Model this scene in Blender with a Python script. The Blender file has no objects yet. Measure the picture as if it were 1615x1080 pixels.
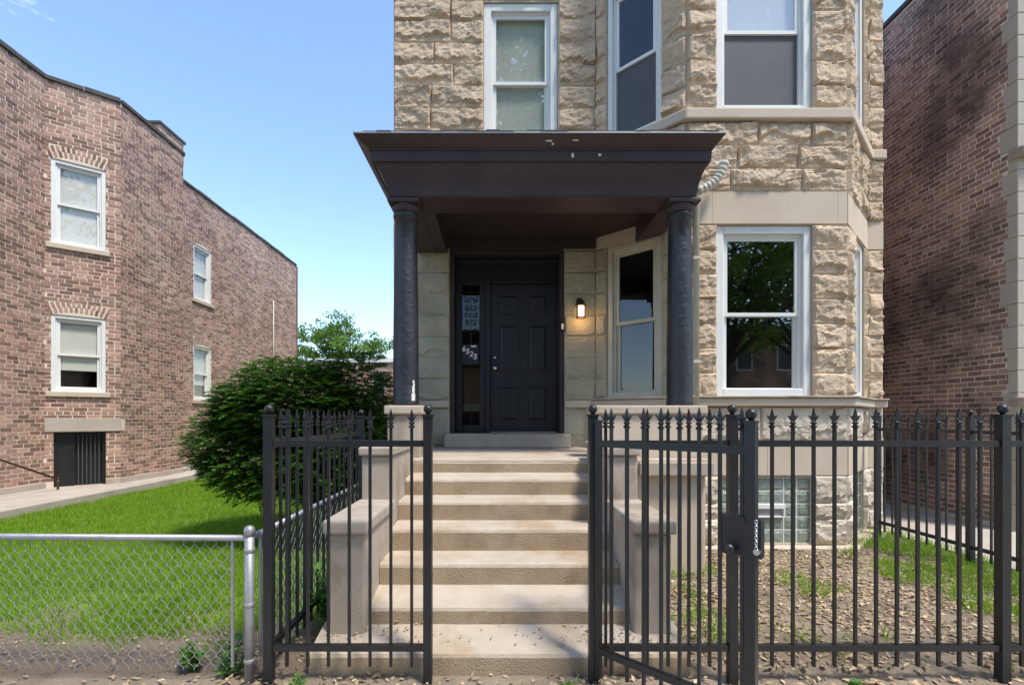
import bpy, math, random
import numpy as np
from mathutils import Matrix, Vector, noise
rad = math.radians
random.seed(7); RNG = np.random.default_rng(7)
scene = bpy.context.scene
COL = scene.collection

# ------------------------------------------------------------------ camera, sky, sun, exposure
EYE = 1.57
FPX = 765.0
cam_d = bpy.data.cameras.new('camera'); cam = bpy.data.objects.new('camera', cam_d); COL.objects.link(cam)
cam.location = (0, 0, EYE); cam.rotation_euler = (rad(90), 0, 0)
cam_d.sensor_width = 36; cam_d.lens = FPX/1615*36
cam_d.shift_x = 0.0121; cam_d.shift_y = 0.0731
cam_d.clip_start = 0.05; cam_d.clip_end = 2000
scene.camera = cam

SUN = Vector((0.40, -0.34, 1.0)).normalized()
world = bpy.data.worlds.new('World'); scene.world = world; world.use_nodes = True
wn = world.node_tree.nodes; wl = world.node_tree.links; wn.clear()
sky = wn.new('ShaderNodeTexSky'); sky.sky_type = 'NISHITA'; sky.sun_disc = False
sky.sun_elevation = math.asin(SUN.z); sky.sun_rotation = math.atan2(SUN.x, SUN.y)
sky.air_density = 1.0; sky.dust_density = 0.5; sky.ozone_density = 2.6
wtc = wn.new('ShaderNodeTexCoord')
cmap = wn.new('ShaderNodeMapping'); cmap.inputs['Scale'].default_value = (1.0, 1.0, 2.6)
cno = wn.new('ShaderNodeTexNoise'); cno.inputs['Scale'].default_value = 3.1; cno.inputs['Detail'].default_value = 8
cno.inputs['Roughness'].default_value = 0.58
crp = wn.new('ShaderNodeValToRGB'); crp.color_ramp.elements[0].position = 0.62; crp.color_ramp.elements[1].position = 0.88
cmix = wn.new('ShaderNodeMixRGB'); cmix.inputs[2].default_value = (9.5, 9.8, 10.2, 1)
wbg = wn.new('ShaderNodeBackground'); wbg.inputs['Strength'].default_value = 0.15
wout = wn.new('ShaderNodeOutputWorld')
wl.new(wtc.outputs['Generated'], cmap.inputs[0]); wl.new(cmap.outputs[0], cno.inputs['Vector'])
wl.new(cno.outputs[0], crp.inputs[0]); wl.new(crp.outputs[0], cmix.inputs[0]); wl.new(sky.outputs[0], cmix.inputs[1])
wl.new(cmix.outputs[0], wbg.inputs[0]); wl.new(wbg.outputs[0], wout.inputs[0])

sun_d = bpy.data.lights.new('sun', 'SUN'); sun = bpy.data.objects.new('sun', sun_d); COL.objects.link(sun)
sun_d.energy = 2.0; sun_d.angle = rad(10); sun_d.color = (1.0, 0.95, 0.87)
sun.rotation_euler = SUN.to_track_quat('Z', 'Y').to_euler()
vs = scene.view_settings
vs.view_transform = 'Standard'; vs.look = 'None'; vs.gamma = 1.0; vs.exposure = 1.28; vs.use_curve_mapping = False
scene.render.engine = 'CYCLES'
scene.cycles.max_bounces = 8; scene.cycles.transparent_max_bounces = 16

# ------------------------------------------------------------------ material helpers
M = {}
def rgba(c): return (c[0], c[1], c[2], 1)
def mat(name, c1, c2=None, scale=4.0, rough=0.8, bump=0.0, bscale=40.0, c3=None, s3=1.2, t3=(0.5, 0.7), spec=0.3,
        metal=0.0, island=0.0, detail=6.0, stretch=None):
    """world-position noise between c1 and c2, patches of c3, optional per-piece tone, bump"""
    m = bpy.data.materials.new(name); m.use_nodes = True
    n = m.node_tree.nodes; l = m.node_tree.links; b = n['Principled BSDF']
    geo = n.new('ShaderNodeNewGeometry'); vec = geo.outputs['Position']
    if stretch:
        mp = n.new('ShaderNodeMapping'); mp.inputs['Scale'].default_value = stretch; l.new(vec, mp.inputs[0]); vec = mp.outputs[0]
    def nz(s, d=detail, r=0.6):
        t = n.new('ShaderNodeTexNoise'); t.inputs['Scale'].default_value = s; t.inputs['Detail'].default_value = d
        t.inputs['Roughness'].default_value = r; l.new(vec, t.inputs['Vector']); return t.outputs[0]
    def ramp(v, a, z):
        r = n.new('ShaderNodeMapRange'); r.inputs[1].default_value = a; r.inputs[2].default_value = z; l.new(v, r.inputs[0]); return r.outputs[0]
    def mix(f, a, c):
        x = n.new('ShaderNodeMixRGB')
        for i, v in ((0, f), (1, a), (2, c)):
            if hasattr(v, 'is_linked'): l.new(v, x.inputs[i])
            elif i == 0: x.inputs[0].default_value = v
            else: x.inputs[i].default_value = rgba(v)
        return x.outputs[0]
    out = None
    if c2 is not None: out = mix(ramp(nz(scale), 0.3, 0.7), c1, c2)
    if c3 is not None: out = mix(ramp(nz(s3, 8), *t3), out if out is not None else c1, c3)
    if island:
        oi = n.new('ShaderNodeObjectInfo'); ad = n.new('ShaderNodeMath'); ad.operation = 'ADD'
        l.new(geo.outputs['Random Per Island'], ad.inputs[0]); l.new(oi.outputs['Random'], ad.inputs[1])
        fr = n.new('ShaderNodeMath'); fr.operation = 'FRACT'; l.new(ad.outputs[0], fr.inputs[0])
        mr = n.new('ShaderNodeMapRange'); mr.inputs[3].default_value = 1-island; mr.inputs[4].default_value = 1+island*0.7
        l.new(fr.outputs[0], mr.inputs[0])
        hv = n.new('ShaderNodeHueSaturation'); l.new(mr.outputs[0], hv.inputs['Value'])
        if out is not None: l.new(out, hv.inputs['Color'])
        else: hv.inputs['Color'].default_value = rgba(c1)
        out = hv.outputs[0]
    if out is not None: l.new(out, b.inputs['Base Color'])
    else: b.inputs['Base Color'].default_value = rgba(c1)
    b.inputs['Roughness'].default_value = rough; b.inputs['Metallic'].default_value = metal
    b.inputs['Specular IOR Level'].default_value = spec
    if bump:
        bp = n.new('ShaderNodeBump'); bp.inputs['Strength'].default_value = bump; bp.inputs['Distance'].default_value = 0.02
        l.new(nz(bscale, 8, 0.65), bp.inputs['Height']); l.new(bp.outputs[0], b.inputs['Normal'])
    M[name] = m; return m

mat('stone', (.60,.465,.33), (.51,.385,.265), 2.2, .9, .5, 30, (.42,.32,.225), 2.0, (.58,.85), .15, island=.10)
mat('stone_smooth', (.60,.50,.39), (.54,.44,.335), 2.0, .88, .2, 60, (.42,.34,.25), 1.1, (.58,.85), .15, island=.05)
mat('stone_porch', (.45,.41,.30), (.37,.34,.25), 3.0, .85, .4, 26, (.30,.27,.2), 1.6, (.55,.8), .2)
mat('stone_pale', (.62,.54,.43), (.54,.46,.36), 2.6, .9, .5, 24, (.44,.36,.27), 1.5, (.55,.85), .15, island=.08)
mat('mortar', (.50,.41,.30), (.42,.34,.25), 8, .95, .3, 90)
mat('concrete', (.48,.41,.33), (.37,.31,.24), 3.2, .92, .45, 110, (.24,.185,.13), 2.6, (.5,.74), .15)
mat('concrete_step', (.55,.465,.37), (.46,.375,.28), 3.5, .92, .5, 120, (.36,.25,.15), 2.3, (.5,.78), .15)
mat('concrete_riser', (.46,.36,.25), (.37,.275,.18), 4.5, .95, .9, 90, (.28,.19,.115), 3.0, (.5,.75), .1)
mat('concrete_walk', (.48,.42,.35), (.40,.34,.28), 2.0, .92, .4, 60, (.30,.25,.2), 1.3, (.55,.8), .15)
mat('brown_paint', (.062,.041,.043), (.05,.033,.036), 3, .5, .12, 30, (.08,.056,.056), 1.4, (.5,.8), .35)
mat('brown_dark', (.05,.035,.03), (.04,.028,.026), 3, .55, .1, 30)
mat('black_door', (.013,.013,.015), (.017,.017,.019), 3, .42, .05, 60, spec=.45)
mat('black_iron', (.010,.010,.0115), (.015,.015,.0165), 12, .38, .12, 120, (.03,.027,.025), 6, (.6,.8), .5)
mat('column_paint', (.015,.016,.021), (.026,.027,.032), 4, .38, .8, 13, (.62,.6,.56), 8.0, (.715,.725), .5)
mat('white_chip', (.75,.74,.70), (.6,.58,.53), 20, .8)
mat('vinyl', (.76,.755,.71), (.70,.70,.66), 2, .45, .03, 30, spec=.4)
mat('cream_trim', (.58,.55,.45), (.5,.47,.38), 3, .6, .1, 40)
mat('galvanised', (.40,.40,.40), (.31,.31,.32), 18, .5, .1, 80, metal=.6)
mat('steel', (.6,.6,.6), None, rough=.25, metal=1.0)
mat('roofing', (.09,.08,.075), (.14,.125,.12), 9, .95, .6, 40)
mat('brick', (.40,.235,.175), (.29,.165,.125), 1.1, .92, .35, 60, (.47,.32,.245), .5, (.46,.72), .15, island=.5)
mat('brick_mortar', (.74,.62,.49), (.64,.53,.42), 1.0, .95, .3, 70, (.46,.36,.28), .6, (.55,.8))
mat('brick_soot', (.45,.28,.21), (.50,.29,.215), 1.3, .94, .4, 60, (.19,.135,.105), .62, (.42,.62), .12, island=.45)
mat('mortar_soot', (.90,.83,.72), (.78,.69,.58), 1.2, .95, .35, 60, (.24,.18,.14), .62, (.47,.63))
mat('coping', (.06,.055,.05), (.1,.09,.08), 5, .8, .3, 30)
mat('limestone_far', (.50,.45,.36), (.43,.385,.31), 2, .9, .3, 40)
mat('soil', (.29,.225,.16), (.39,.31,.225), 6, .97, 1.0, 70, (.17,.125,.088), 3.0, (.46,.68), .1)
mat('lawn_soil', (.14,.21,.03), (.18,.25,.04), 2.5, .95, .8, 50, (.17,.13,.08), .8, (.62,.8), .1)
def worn_lawn():
    m = M['lawn_soil']; n = m.node_tree.nodes; l = m.node_tree.links; b = n['Principled BSDF']; src = b.inputs['Base Color'].links[0].from_socket
    geo = n.new('ShaderNodeNewGeometry'); sx = n.new('ShaderNodeSeparateXYZ'); l.new(geo.outputs['Position'], sx.inputs[0])
    t = n.new('ShaderNodeTexNoise'); t.inputs['Scale'].default_value = 2.2; t.inputs['Detail'].default_value = 8; l.new(geo.outputs['Position'], t.inputs['Vector'])
    a = n.new('ShaderNodeMath'); a.operation = 'MULTIPLY_ADD'; a.inputs[1].default_value = 1.8; l.new(t.outputs[0], a.inputs[0]); l.new(sx.outputs['Y'], a.inputs[2])
    r = n.new('ShaderNodeMapRange'); r.inputs[1].default_value = 4.3; r.inputs[2].default_value = 4.8; l.new(a.outputs[0], r.inputs[0])
    x = n.new('ShaderNodeMixRGB'); x.inputs[1].default_value = (.20,.15,.105,1); l.new(r.outputs[0], x.inputs[0]); l.new(src, x.inputs[2]); l.new(x.outputs[0], b.inputs['Base Color'])
worn_lawn()
mat('ground', (.20,.19,.14), (.15,.15,.1), .6, .95, .3, 12)
mat('asphalt', (.05,.05,.05), (.065,.063,.06), 5, .9, .4, 80)
mat('bark', (.10,.075,.05), (.06,.045,.03), 9, .95, .8, 40)
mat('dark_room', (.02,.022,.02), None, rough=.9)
mat('blind', (.85,.85,.80), (.8,.8,.75), 3, .8)
mat('curtain_sky_white', (.84,.83,.79), (.76,.76,.71), 4, .85, stretch=(6,1,.4))  # cloth in the window over the porch; painted sky reflection in the bay
mat('screen', (.085,.088,.09), (.1,.104,.106), 3, .6)
mat('dead_leaf', (.50,.38,.24), (.34,.24,.14), 30, .9, island=.5)
mat('brass', (.10,.075,.045), None, rough=.4, metal=.7)
mat('white_print', (.82,.82,.80), None, rough=.6)
mat('inside_warm', (.36,.20,.12), (.30,.17,.1), 3, .8)
mat('inside_pale', (.45,.42,.33), None, rough=.8)

def leafmat(name, c1, c2, trans=.35):
    m = bpy.data.materials.new(name); m.use_nodes = True
    n = m.node_tree.nodes; l = m.node_tree.links; n.clear()
    o = n.new('ShaderNodeOutputMaterial'); d = n.new('ShaderNodeBsdfPrincipled'); t = n.new('ShaderNodeBsdfTranslucent')
    mx = n.new('ShaderNodeMixShader'); mx.inputs[0].default_value = trans
    g = n.new('ShaderNodeNewGeometry'); tx = n.new('ShaderNodeTexNoise'); tx.inputs['Scale'].default_value = 2.2; tx.inputs['Detail'].default_value = 5
    l.new(g.outputs['Position'], tx.inputs['Vector'])
    ad = n.new('ShaderNodeMath'); ad.operation = 'MULTIPLY_ADD'; ad.inputs[1].default_value = .5
    l.new(g.outputs['Random Per Island'], ad.inputs[0])
    sb = n.new('ShaderNodeMapRange'); sb.inputs[1].default_value = .3; sb.inputs[2].default_value = .7; sb.inputs[4].default_value = .5
    l.new(tx.outputs[0], sb.inputs[0]); l.new(sb.outputs[0], ad.inputs[2])
    c = n.new('ShaderNodeMixRGB'); c.inputs[1].default_value = rgba(c1); c.inputs[2].default_value = rgba(c2); l.new(ad.outputs[0], c.inputs[0])
    l.new(c.outputs[0], d.inputs['Base Color']); l.new(c.outputs[0], t.inputs['Color']); d.inputs['Roughness'].default_value = .55
    d.inputs['Specular IOR Level'].default_value = .25
    l.new(d.outputs[0], mx.inputs[1]); l.new(t.outputs[0], mx.inputs[2]); l.new(mx.outputs[0], o.inputs[0]); M[name] = m
leafmat('yew', (.026,.08,.014), (.125,.255,.035), .25)
leafmat('tree_leaf', (.07,.15,.02), (.19,.30,.045), .4)
leafmat('tree_leaf_dark', (.03,.075,.015), (.075,.14,.03), .35)
leafmat('grass', (.16,.32,.02), (.33,.49,.045), .5)
leafmat('weed', (.06,.17,.02), (.15,.30,.05), .35)

def glassmat(name, tint, refl):
    m = bpy.data.materials.new(name); m.use_nodes = True
    n = m.node_tree.nodes; l = m.node_tree.links; n.clear()
    o = n.new('ShaderNodeOutputMaterial'); t = n.new('ShaderNodeBsdfTransparent'); g = n.new('ShaderNodeBsdfGlossy')
    t.inputs[0].default_value = rgba(tint); g.inputs['Roughness'].default_value = .015
    f = n.new('ShaderNodeFresnel'); f.inputs[0].default_value = 1.5
    a = n.new('ShaderNodeMath'); a.operation = 'MULTIPLY_ADD'; a.inputs[1].default_value = .9; a.inputs[2].default_value = refl
    a.use_clamp = True
    gb = n.new('ShaderNodeNewGeometry'); inv = n.new('ShaderNodeMath'); inv.operation = 'SUBTRACT'; inv.inputs[0].default_value = 1
    l.new(gb.outputs['Backfacing'], inv.inputs[1]); mu = n.new('ShaderNodeMath'); mu.operation = 'MULTIPLY'   # one reflection per pane: its outer face
    mx = n.new('ShaderNodeMixShader'); l.new(f.outputs[0], a.inputs[0]); l.new(a.outputs[0], mu.inputs[0]); l.new(inv.outputs[0], mu.inputs[1]); l.new(mu.outputs[0], mx.inputs[0])
    l.new(t.outputs[0], mx.inputs[1]); l.new(g.outputs[0], mx.inputs[2]); l.new(mx.outputs[0], o.inputs[0]); M[name] = m
glassmat('glass', (.90,.91,.89), .24)
glassmat('glass_dim', (.85,.88,.85), .01)
glassmat('glass_side', (.92,.92,.90), .06)
def blockglass():
    m = mat('glass_block', (.17,.21,.17), (.28,.32,.26), 14, .12, .9, 22, spec=.8)
    m.node_tree.nodes['Principled BSDF'].inputs['Coat Weight'].default_value = .6
blockglass()
def emit(name, c, s):
    m = bpy.data.materials.new(name); m.use_nodes = True
    b = m.node_tree.nodes['Principled BSDF']; b.inputs['Base Color'].default_value = rgba(c)
    b.inputs['Emission Color'].default_value = rgba(c); b.inputs['Emission Strength'].default_value = s; M[name] = m
emit('lamp_glow', (1, .66, .32), 1.6)

# ------------------------------------------------------------------ mesh helpers
class G:
    def __init__(s): s.v = []; s.f = []
    def add(s, vs, fs):
        k = len(s.v); s.v += [tuple(p) for p in vs]; s.f += [tuple(i+k for i in f) for f in fs]; return s
    def box(s, x0, x1, y0, y1, z0, z1, m=None):
        p = [Vector(q) for q in ((x0,y0,z0),(x1,y0,z0),(x1,y1,z0),(x0,y1,z0),(x0,y0,z1),(x1,y0,z1),(x1,y1,z1),(x0,y1,z1))]
        if m is not None: p = [m @ q for q in p]
        return s.add(p, [(0,3,2,1),(4,5,6,7),(0,1,5,4),(1,2,6,5),(2,3,7,6),(3,0,4,7)])
    def tube(s, pts, r, n=8, cap=True):
        pts = [Vector(p) for p in pts]; rr = r if isinstance(r, (list, tuple)) else [r]*len(pts); rings = []
        up = None
        for i, p in enumerate(pts):
            d = (pts[min(i+1, len(pts)-1)] - pts[max(i-1, 0)]).normalized()
            if up is None: up = Vector((0,0,1)) if abs(d.z) < .9 else Vector((1,0,0))
            a = d.cross(up).normalized(); b = a.cross(d).normalized(); up = b
            rings.append([p + (a*math.cos(2*math.pi*k/n) + b*math.sin(2*math.pi*k/n))*rr[i] for k in range(n)])
        vs = [q for rg in rings for q in rg]; fs = []
        for i in range(len(pts)-1):
            for k in range(n): fs.append((i*n+k, i*n+(k+1) % n, (i+1)*n+(k+1) % n, (i+1)*n+k))
        if cap: fs.append(tuple(range(n))[::-1]); fs.append(tuple((len(pts)-1)*n+k for k in range(n)))
        return s.add(vs, fs)
    def lathe(s, prof, n=20, c=(0,0,0)):
        vs = []; fs = []
        for r, z in prof: vs += [(c[0]+r*math.cos(2*math.pi*k/n), c[1]+r*math.sin(2*math.pi*k/n), c[2]+z) for k in range(n)]
        for i in range(len(prof)-1):
            for k in range(n): fs.append((i*n+k, i*n+(k+1) % n, (i+1)*n+(k+1) % n, (i+1)*n+k))
        fs.append(tuple(range(n))[::-1]); fs.append(tuple((len(prof)-1)*n+k for k in range(n)))
        return s.add(vs, fs)
    def prism(s, poly, z0, z1):
        n = len(poly); vs = [(x,y,z0) for x,y in poly] + [(x,y,z1) for x,y in poly]
        return s.add(vs, [tuple(range(n))[::-1], tuple(range(n, 2*n))] + [(i, (i+1) % n, n+(i+1) % n, n+i) for i in range(n)])
    def mesh(s, name, smooth=False):
        me = bpy.data.meshes.new(name); me.from_pydata(s.v, [], s.f)
        if smooth: me.polygons.foreach_set('use_smooth', [True]*len(me.polygons))
        me.update(); return me

WM = {}
def put(name, me, material=None, parent=None, m=None, **kw):
    """link ONE object; m is its matrix in the world; kw are its custom properties"""
    o = bpy.data.objects.new(name, me); COL.objects.link(o)
    m = Matrix() if m is None else m
    if parent is not None: o.parent = parent; o.matrix_parent_inverse = WM[parent.name].inverted()
    o.matrix_basis = m; WM[o.name] = m.copy()
    if material and me and not me.materials: me.materials.append(M[material])
    for k, v in kw.items(): o[k] = v
    return o
def thing(name, label, cat, loc=(0,0,0), group=None):
    o = put(name, None, None, None, Matrix.Translation(loc), label=label, category=cat)
    o.empty_display_size = .1
    if group: o['group'] = group
    return o
def struct(name, g, material, smooth=False, **kw): return put(name, g.mesh(name, smooth), material, None, None, kind='structure', **kw)
def bevel(o, w=.01, seg=2):
    b = o.modifiers.new('bevel', 'BEVEL'); b.width = w; b.segments = seg; b.limit_method = 'ANGLE'; return o
class F:
    """a wall plane: u runs along it, o outwards, z up; local y of its matrix is -o"""
    def __init__(s, x, y, x2, y2):
        s.a = math.atan2(y2-y, x2-x); s.L = math.hypot(x2-x, y2-y); s.x = x; s.y = y
        s.m = Matrix.Translation((x, y, 0)) @ Matrix.Rotation(s.a, 4, 'Z')
    def p(s, u, o, z): return s.m @ Vector((u, -o, z))
    def at(s, u, o, z): return s.m @ Matrix.Translation((u, -o, z))
def obox(g, u0, u1, o0, o1, z0, z1): return g.box(u0, u1, -o1, -o0, z0, z1)
def ring(g, u0, u1, z0, z1, w, o0, o1, wt=None, wb=None):
    wt = w if wt is None else wt; wb = w if wb is None else wb
    obox(g, u0, u0+w, o0, o1, z0, z1); obox(g, u1-w, u1, o0, o1, z0, z1)
    obox(g, u0+w, u1-w, o0, o1, z0, z0+wb); obox(g, u0+w, u1-w, o0, o1, z1-wt, z1); return g
def holed(g, u0, u1, z0, z1, holes, o0, o1):
    """wall slab in (u,z) with rectangular openings"""
    us = sorted({u0, u1, *[min(max(h[i], u0), u1) for h in holes for i in (0, 1)]})
    zs = sorted({z0, z1, *[min(max(h[i], z0), z1) for h in holes for i in (2, 3)]})
    for a, b in zip(us, us[1:]):
        run = None
        for c, d in zip(zs, zs[1:]):
            mu, mz = (a+b)/2, (c+d)/2
            solid = not any(h[0] < mu < h[1] and h[2] < mz < h[3] for h in holes)
            if solid: run = (run[0], d) if run else (c, d)
            if run and (not solid or d == zs[-1]): obox(g, a, b, o0, o1, *run); run = None
    return g
def band(path, o0, o1, z0, z1):
    """moulding that follows a bent wall path with mitred corners, o measured outwards (right-hand side of travel)"""
    def off(d):
        res = []
        for i, p in enumerate(path):
            ns = []
            for a, b in ((i-1, i), (i, i+1)):
                if 0 <= a and b < len(path):
                    t = (Vector(path[b]) - Vector(path[a])).normalized(); ns.append(Vector((t.y, -t.x)))
            n = sum(ns, Vector((0,0))).normalized(); k = 1/max(.3, n.dot(ns[0])); q = Vector(p) + n*d*k; res.append((q.x, q.y))
        return res
    g = G(); a = off(o1); b = off(o0)
    for i in range(len(path)-1): pass
    return g.prism(a + b[::-1], z0, z1)

def tri_mesh(name, V, n):
    """V: (k*n,3) vertices of k separate n-gons"""
    k = len(V)//n; me = bpy.data.meshes.new(name)
    me.vertices.add(len(V)); me.vertices.foreach_set('co', np.ascontiguousarray(V, dtype=np.float32).ravel())
    me.loops.add(len(V)); me.loops.foreach_set('vertex_index', np.arange(len(V), dtype=np.int32))
    me.polygons.add(k); me.polygons.foreach_set('loop_start', np.arange(k, dtype=np.int32)*n)
    me.polygons.foreach_set('loop_total', np.full(k, n, dtype=np.int32)); me.update(calc_edges=True); return me

# ------------------------------------------------------------------ ground and paving
struct('ground', G().box(-300, 300, -300, 500, -.5, -.02), 'ground')
def sheet(name, x0, x1, y0, y1, step, amp, z, material, seed=0, edge=True):
    nx = int((x1-x0)/step)+1; ny = int((y1-y0)/step)+1; g = G()
    for j in range(ny):
        for i in range(nx):
            x = x0+(x1-x0)*i/(nx-1); y = y0+(y1-y0)*j/(ny-1)
            h = amp*(noise.noise((x*1.1+seed, y*1.1, 0))+.5*noise.noise((x*4+seed, y*4, 3)))
            g.v.append((x, y, z+h - (.06 if edge and (i in (0, nx-1) or j in (0, ny-1)) else 0)))
    for j in range(ny-1):
        for i in range(nx-1): a = j*nx+i; g.f.append((a, a+1, a+nx+1, a+nx))
    return struct(name, g, material, True)
sheet('lawn', -7.42, -1.12, 2.98, 34, .16, .018, .045, 'lawn_soil')
sheet('yard_soil', 1.12, 4.9, 2.93, 6.75, .06, .02, .03, 'soil', 5)
sheet('fence_strip_soil', -12, 5.6, 2.62, 3.02, .05, .015, .012, 'soil', 9)
struct('sidewalk', G().box(-40, 40, -.2, 2.66, -.1, .012), 'concrete_walk')
struct('street', G().box(-120, 120, -13, -3, -.1, -.01), 'asphalt')
struct('gangway_path', G().box(5.24, 6.95, 2.9, 30, -.1, .03), 'concrete_walk')
g = G(); yy = 4.0
while yy < 34: g.box(-8.85, -7.4+.02*math.sin(yy), yy, yy+1.494, -.1, .19); yy += 1.5
bevel(struct('walkway', g, 'concrete_walk'), .02)

# ------------------------------------------------------------------ the stone house
house = thing('stone_house', 'tan rough limestone two storey house with angled bay and dark brown porch', 'house', (1.9, 6.62, 0))
YM, YB = 6.62, 5.74
FM = F(-1.445, YM, 1.315, YM); FL = F(1.315, YM, 2.213, YB); FB = F(2.213, YB, 4.103, YB); FR = F(4.103, YB, 5.0, YM); FS = F(5.0, YM, 5.225, YM)
PATH = [(-1.445, YM), (1.315, YM), (2.213, YB), (4.103, YB), (5.0, YM), (5.225, YM)]
TOP = 8.75
def rock(fr, u0, u1, z0, z1, seed, amp=1.0):
    """rock-faced block: dressed margin, bulging split face, ragged undercut along the lower edge"""
    w, h = u1-u0, z1-z0; nu = max(6, int(w/.021)); nz = max(6, int(h/.019)); g = G()
    lvl = random.uniform(.02, .30); top = random.uniform(.80, 1.1)
    tu, tv = random.uniform(-.03, .03), random.uniform(-.02, .03)
    for j in range(nz+1):
        for i in range(nu+1):
            u = w*i/nu; v = h*j/nz
            d = min(u*1.5, (w-u)*1.5, v, (h-v)*1.5); e = min(1, d/.012)
            P = Vector((u*5+seed*7.3, v*5.5, seed*1.7))
            f = noise.noise(P*.8); c = noise.cell(P*1.3+Vector((f*1.5, f, 0)))      # broken planes
            n2 = noise.noise(P*3.1+Vector((9,2,1))); n3 = noise.noise(P*8.0)
            o = .034 + .020*f + .007*(c-.5) + .009*n2 + .0045*n3 + tu*(u/w-.5) + tv*(v/h-.5)
            vc = h*(lvl + .42*noise.noise((u*2.6+seed*3, seed, 0)) + .16*noise.noise((u*9+seed*3, seed, 4)) + .07*noise.noise((u*31+seed*3, seed, 8)))
            if v < vc: o = min(o, .006 + .016*abs(n2) + .012*max(0, v/max(vc, .01)-.75)*4*abs(f) + .004*n3)
            vt = h*(top + .3*noise.noise((u*3.1+seed*5, seed, 20)) + .06*noise.noise((u*25+seed*3, seed, 8)))
            if v > vt: o -= .014
            g.v.append((u, -(max(.001, o*e)*amp*1.35 + .004), v))
    for j in range(nz):
        for i in range(nu): a = j*(nu+1)+i; g.f.append((a, a+1, a+nu+2, a+nu+1))
    rim = [i for i in range(nu+1)] + [j*(nu+1)+nu for j in range(1, nz+1)] + [nz*(nu+1)+i for i in range(nu-1, -1, -1)] + [j*(nu+1) for j in range(nz-1, 0, -1)]
    k = len(g.v)
    for r in rim: g.v.append((g.v[r][0], .03, g.v[r][2]))
    for q in range(len(rim)): a, b = q, (q+1) % len(rim); g.f.append((rim[b], rim[a], k+a, k+b))
    return g
seedc = [0]
def course(fr, wall, z0, z1, spans, material='stone', amp=1.0, mn=.40, mx=.86):
    for a, b in spans:
        cuts = [a]
        while b-cuts[-1] > mx:
            c = cuts[-1] + random.uniform(mn, mx)
            if b-c < .14: break
            cuts.append(c)
        if b-cuts[-1] > mx*.9: cuts.append(cuts[-1]+(b-cuts[-1])*random.uniform(.4, .6))
        cuts.append(b)
        for c, d in zip(cuts, cuts[1:]):
            seedc[0] += 1
            put('stone_block', rock(fr, c+.002, d-.002, z0+.002, z1-.002, seedc[0], amp).mesh('stone_block'), material, wall, fr.at(c+.002, 0, z0+.002))
def minus(L, holes, z0, z1, a=0.0):
    sp = [(a, L)]
    for h in holes:
        if h[2] < z1-.02 and h[3] > z0+.02:
            n = []
            for p, q in sp:
                if h[0] > p: n.append((p, min(q, h[0])))
                if h[1] < q: n.append((max(p, h[1]), q))
            sp = [s for s in n if s[1]-s[0] > .04]
    return sp
H1 = [1.80+.2914*k for k in range(8)]                 # first floor joints, 1.80 .. 3.84
H2 = [4.235, 4.505, 4.775, 5.05]                      # above the lintel
H3 = [5.185+.297*k for k in range(13)]                # second floor joints
W1 = (1.82, 3.842); W2 = (5.185, 7.23)
holes = {'M': [(1.225, 2.241, 5.185, 7.23), (.762, 2.327, 1.0, 3.87)], 'L': [(.165, .945, *W1), (.165, .945, *W2)],
         'B': [(.353, 1.487, *W1), (.353, 1.487, *W2), (.375, 1.485, .07, .862)], 'R': [(.312, 1.092, *W1), (.312, 1.092, *W2), (.35, 1.05, .07, .862)], 'S': []}
for key, fr in (('M', FM), ('L', FL), ('B', FB), ('R', FR), ('S', FS)):
    hs = holes[key]
    wall = put('wall', holed(G(), 0, fr.L, -.1, TOP, hs, -.28, 0).mesh('wall'), 'mortar', house, fr.m)
    if key == 'M':   # painted, flatter stones inside the porch
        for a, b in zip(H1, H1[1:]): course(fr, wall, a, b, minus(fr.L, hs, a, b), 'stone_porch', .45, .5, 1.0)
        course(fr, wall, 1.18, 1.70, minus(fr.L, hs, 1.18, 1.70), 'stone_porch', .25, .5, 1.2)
        course(fr, wall, .05, 1.18, [(0, fr.L)], 'stone_pale', .5, .5, 1.0)
    else:
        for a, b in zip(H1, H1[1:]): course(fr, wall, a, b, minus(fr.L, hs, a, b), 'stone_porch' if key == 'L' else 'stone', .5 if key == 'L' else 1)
        course(fr, wall, 1.305, 1.70, [(0, fr.L)], 'stone_pale', .8, .5, .95)
        for a, b in ((.07, .37), (.37, .56), (.56, .885)): course(fr, wall, a, b, minus(fr.L, hs, a, b), 'stone_pale', .9)
        g = G(); n = 2 if fr.L > 1 else 1
        for k in range(n):
            a, b = fr.L*k/n, fr.L*(k+1)/n
            put('stone_slab', obox(G(), a+.002, b-.002, -.02, .022, .89, 1.30).mesh('stone_slab'), 'stone_smooth', wall, fr.m)
    # smooth lintel course
    cuts = {'M': [0, .7, 1.5, 2.3, fr.L], 'L': [0, .62, fr.L], 'B': [0, .3, 1.78, fr.L], 'R': [0, .6, fr.L], 'S': [0, fr.L]}[key]
    for a, b in zip(cuts, cuts[1:]):
        put('lintel_stone', obox(G(), a+.0015, b-.0015, -.02, .018, 3.855 if key != 'M' else 3.872, 4.23).mesh('lintel_stone'), 'stone_smooth', wall, fr.m)
    for zz in (H2, H3):
        for a, b in zip(zz, zz[1:]): course(fr, wall, a, b, minus(fr.L, hs, a, b))
for xa, xb in ((5.0, 5.225), (-1.445, -1.2)): put('side_wall', G().box(xa, xb, 6.92, 24, -.1, TOP).mesh('side_wall'), 'brick_soot', house)
put('roof', G().box(-1.2, 5.0, 6.95, 24, TOP-.4, TOP-.2).prism([(1.4,6.9),(2.3,6.05),(4.0,6.05),(4.9,6.9)], TOP-.4, TOP-.2).mesh('roof'), 'roofing', house)
bevel(put('cornice', band(PATH, -.2, .25, TOP, TOP+.35).mesh('cornice'), 'brown_paint', house), .03)
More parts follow.
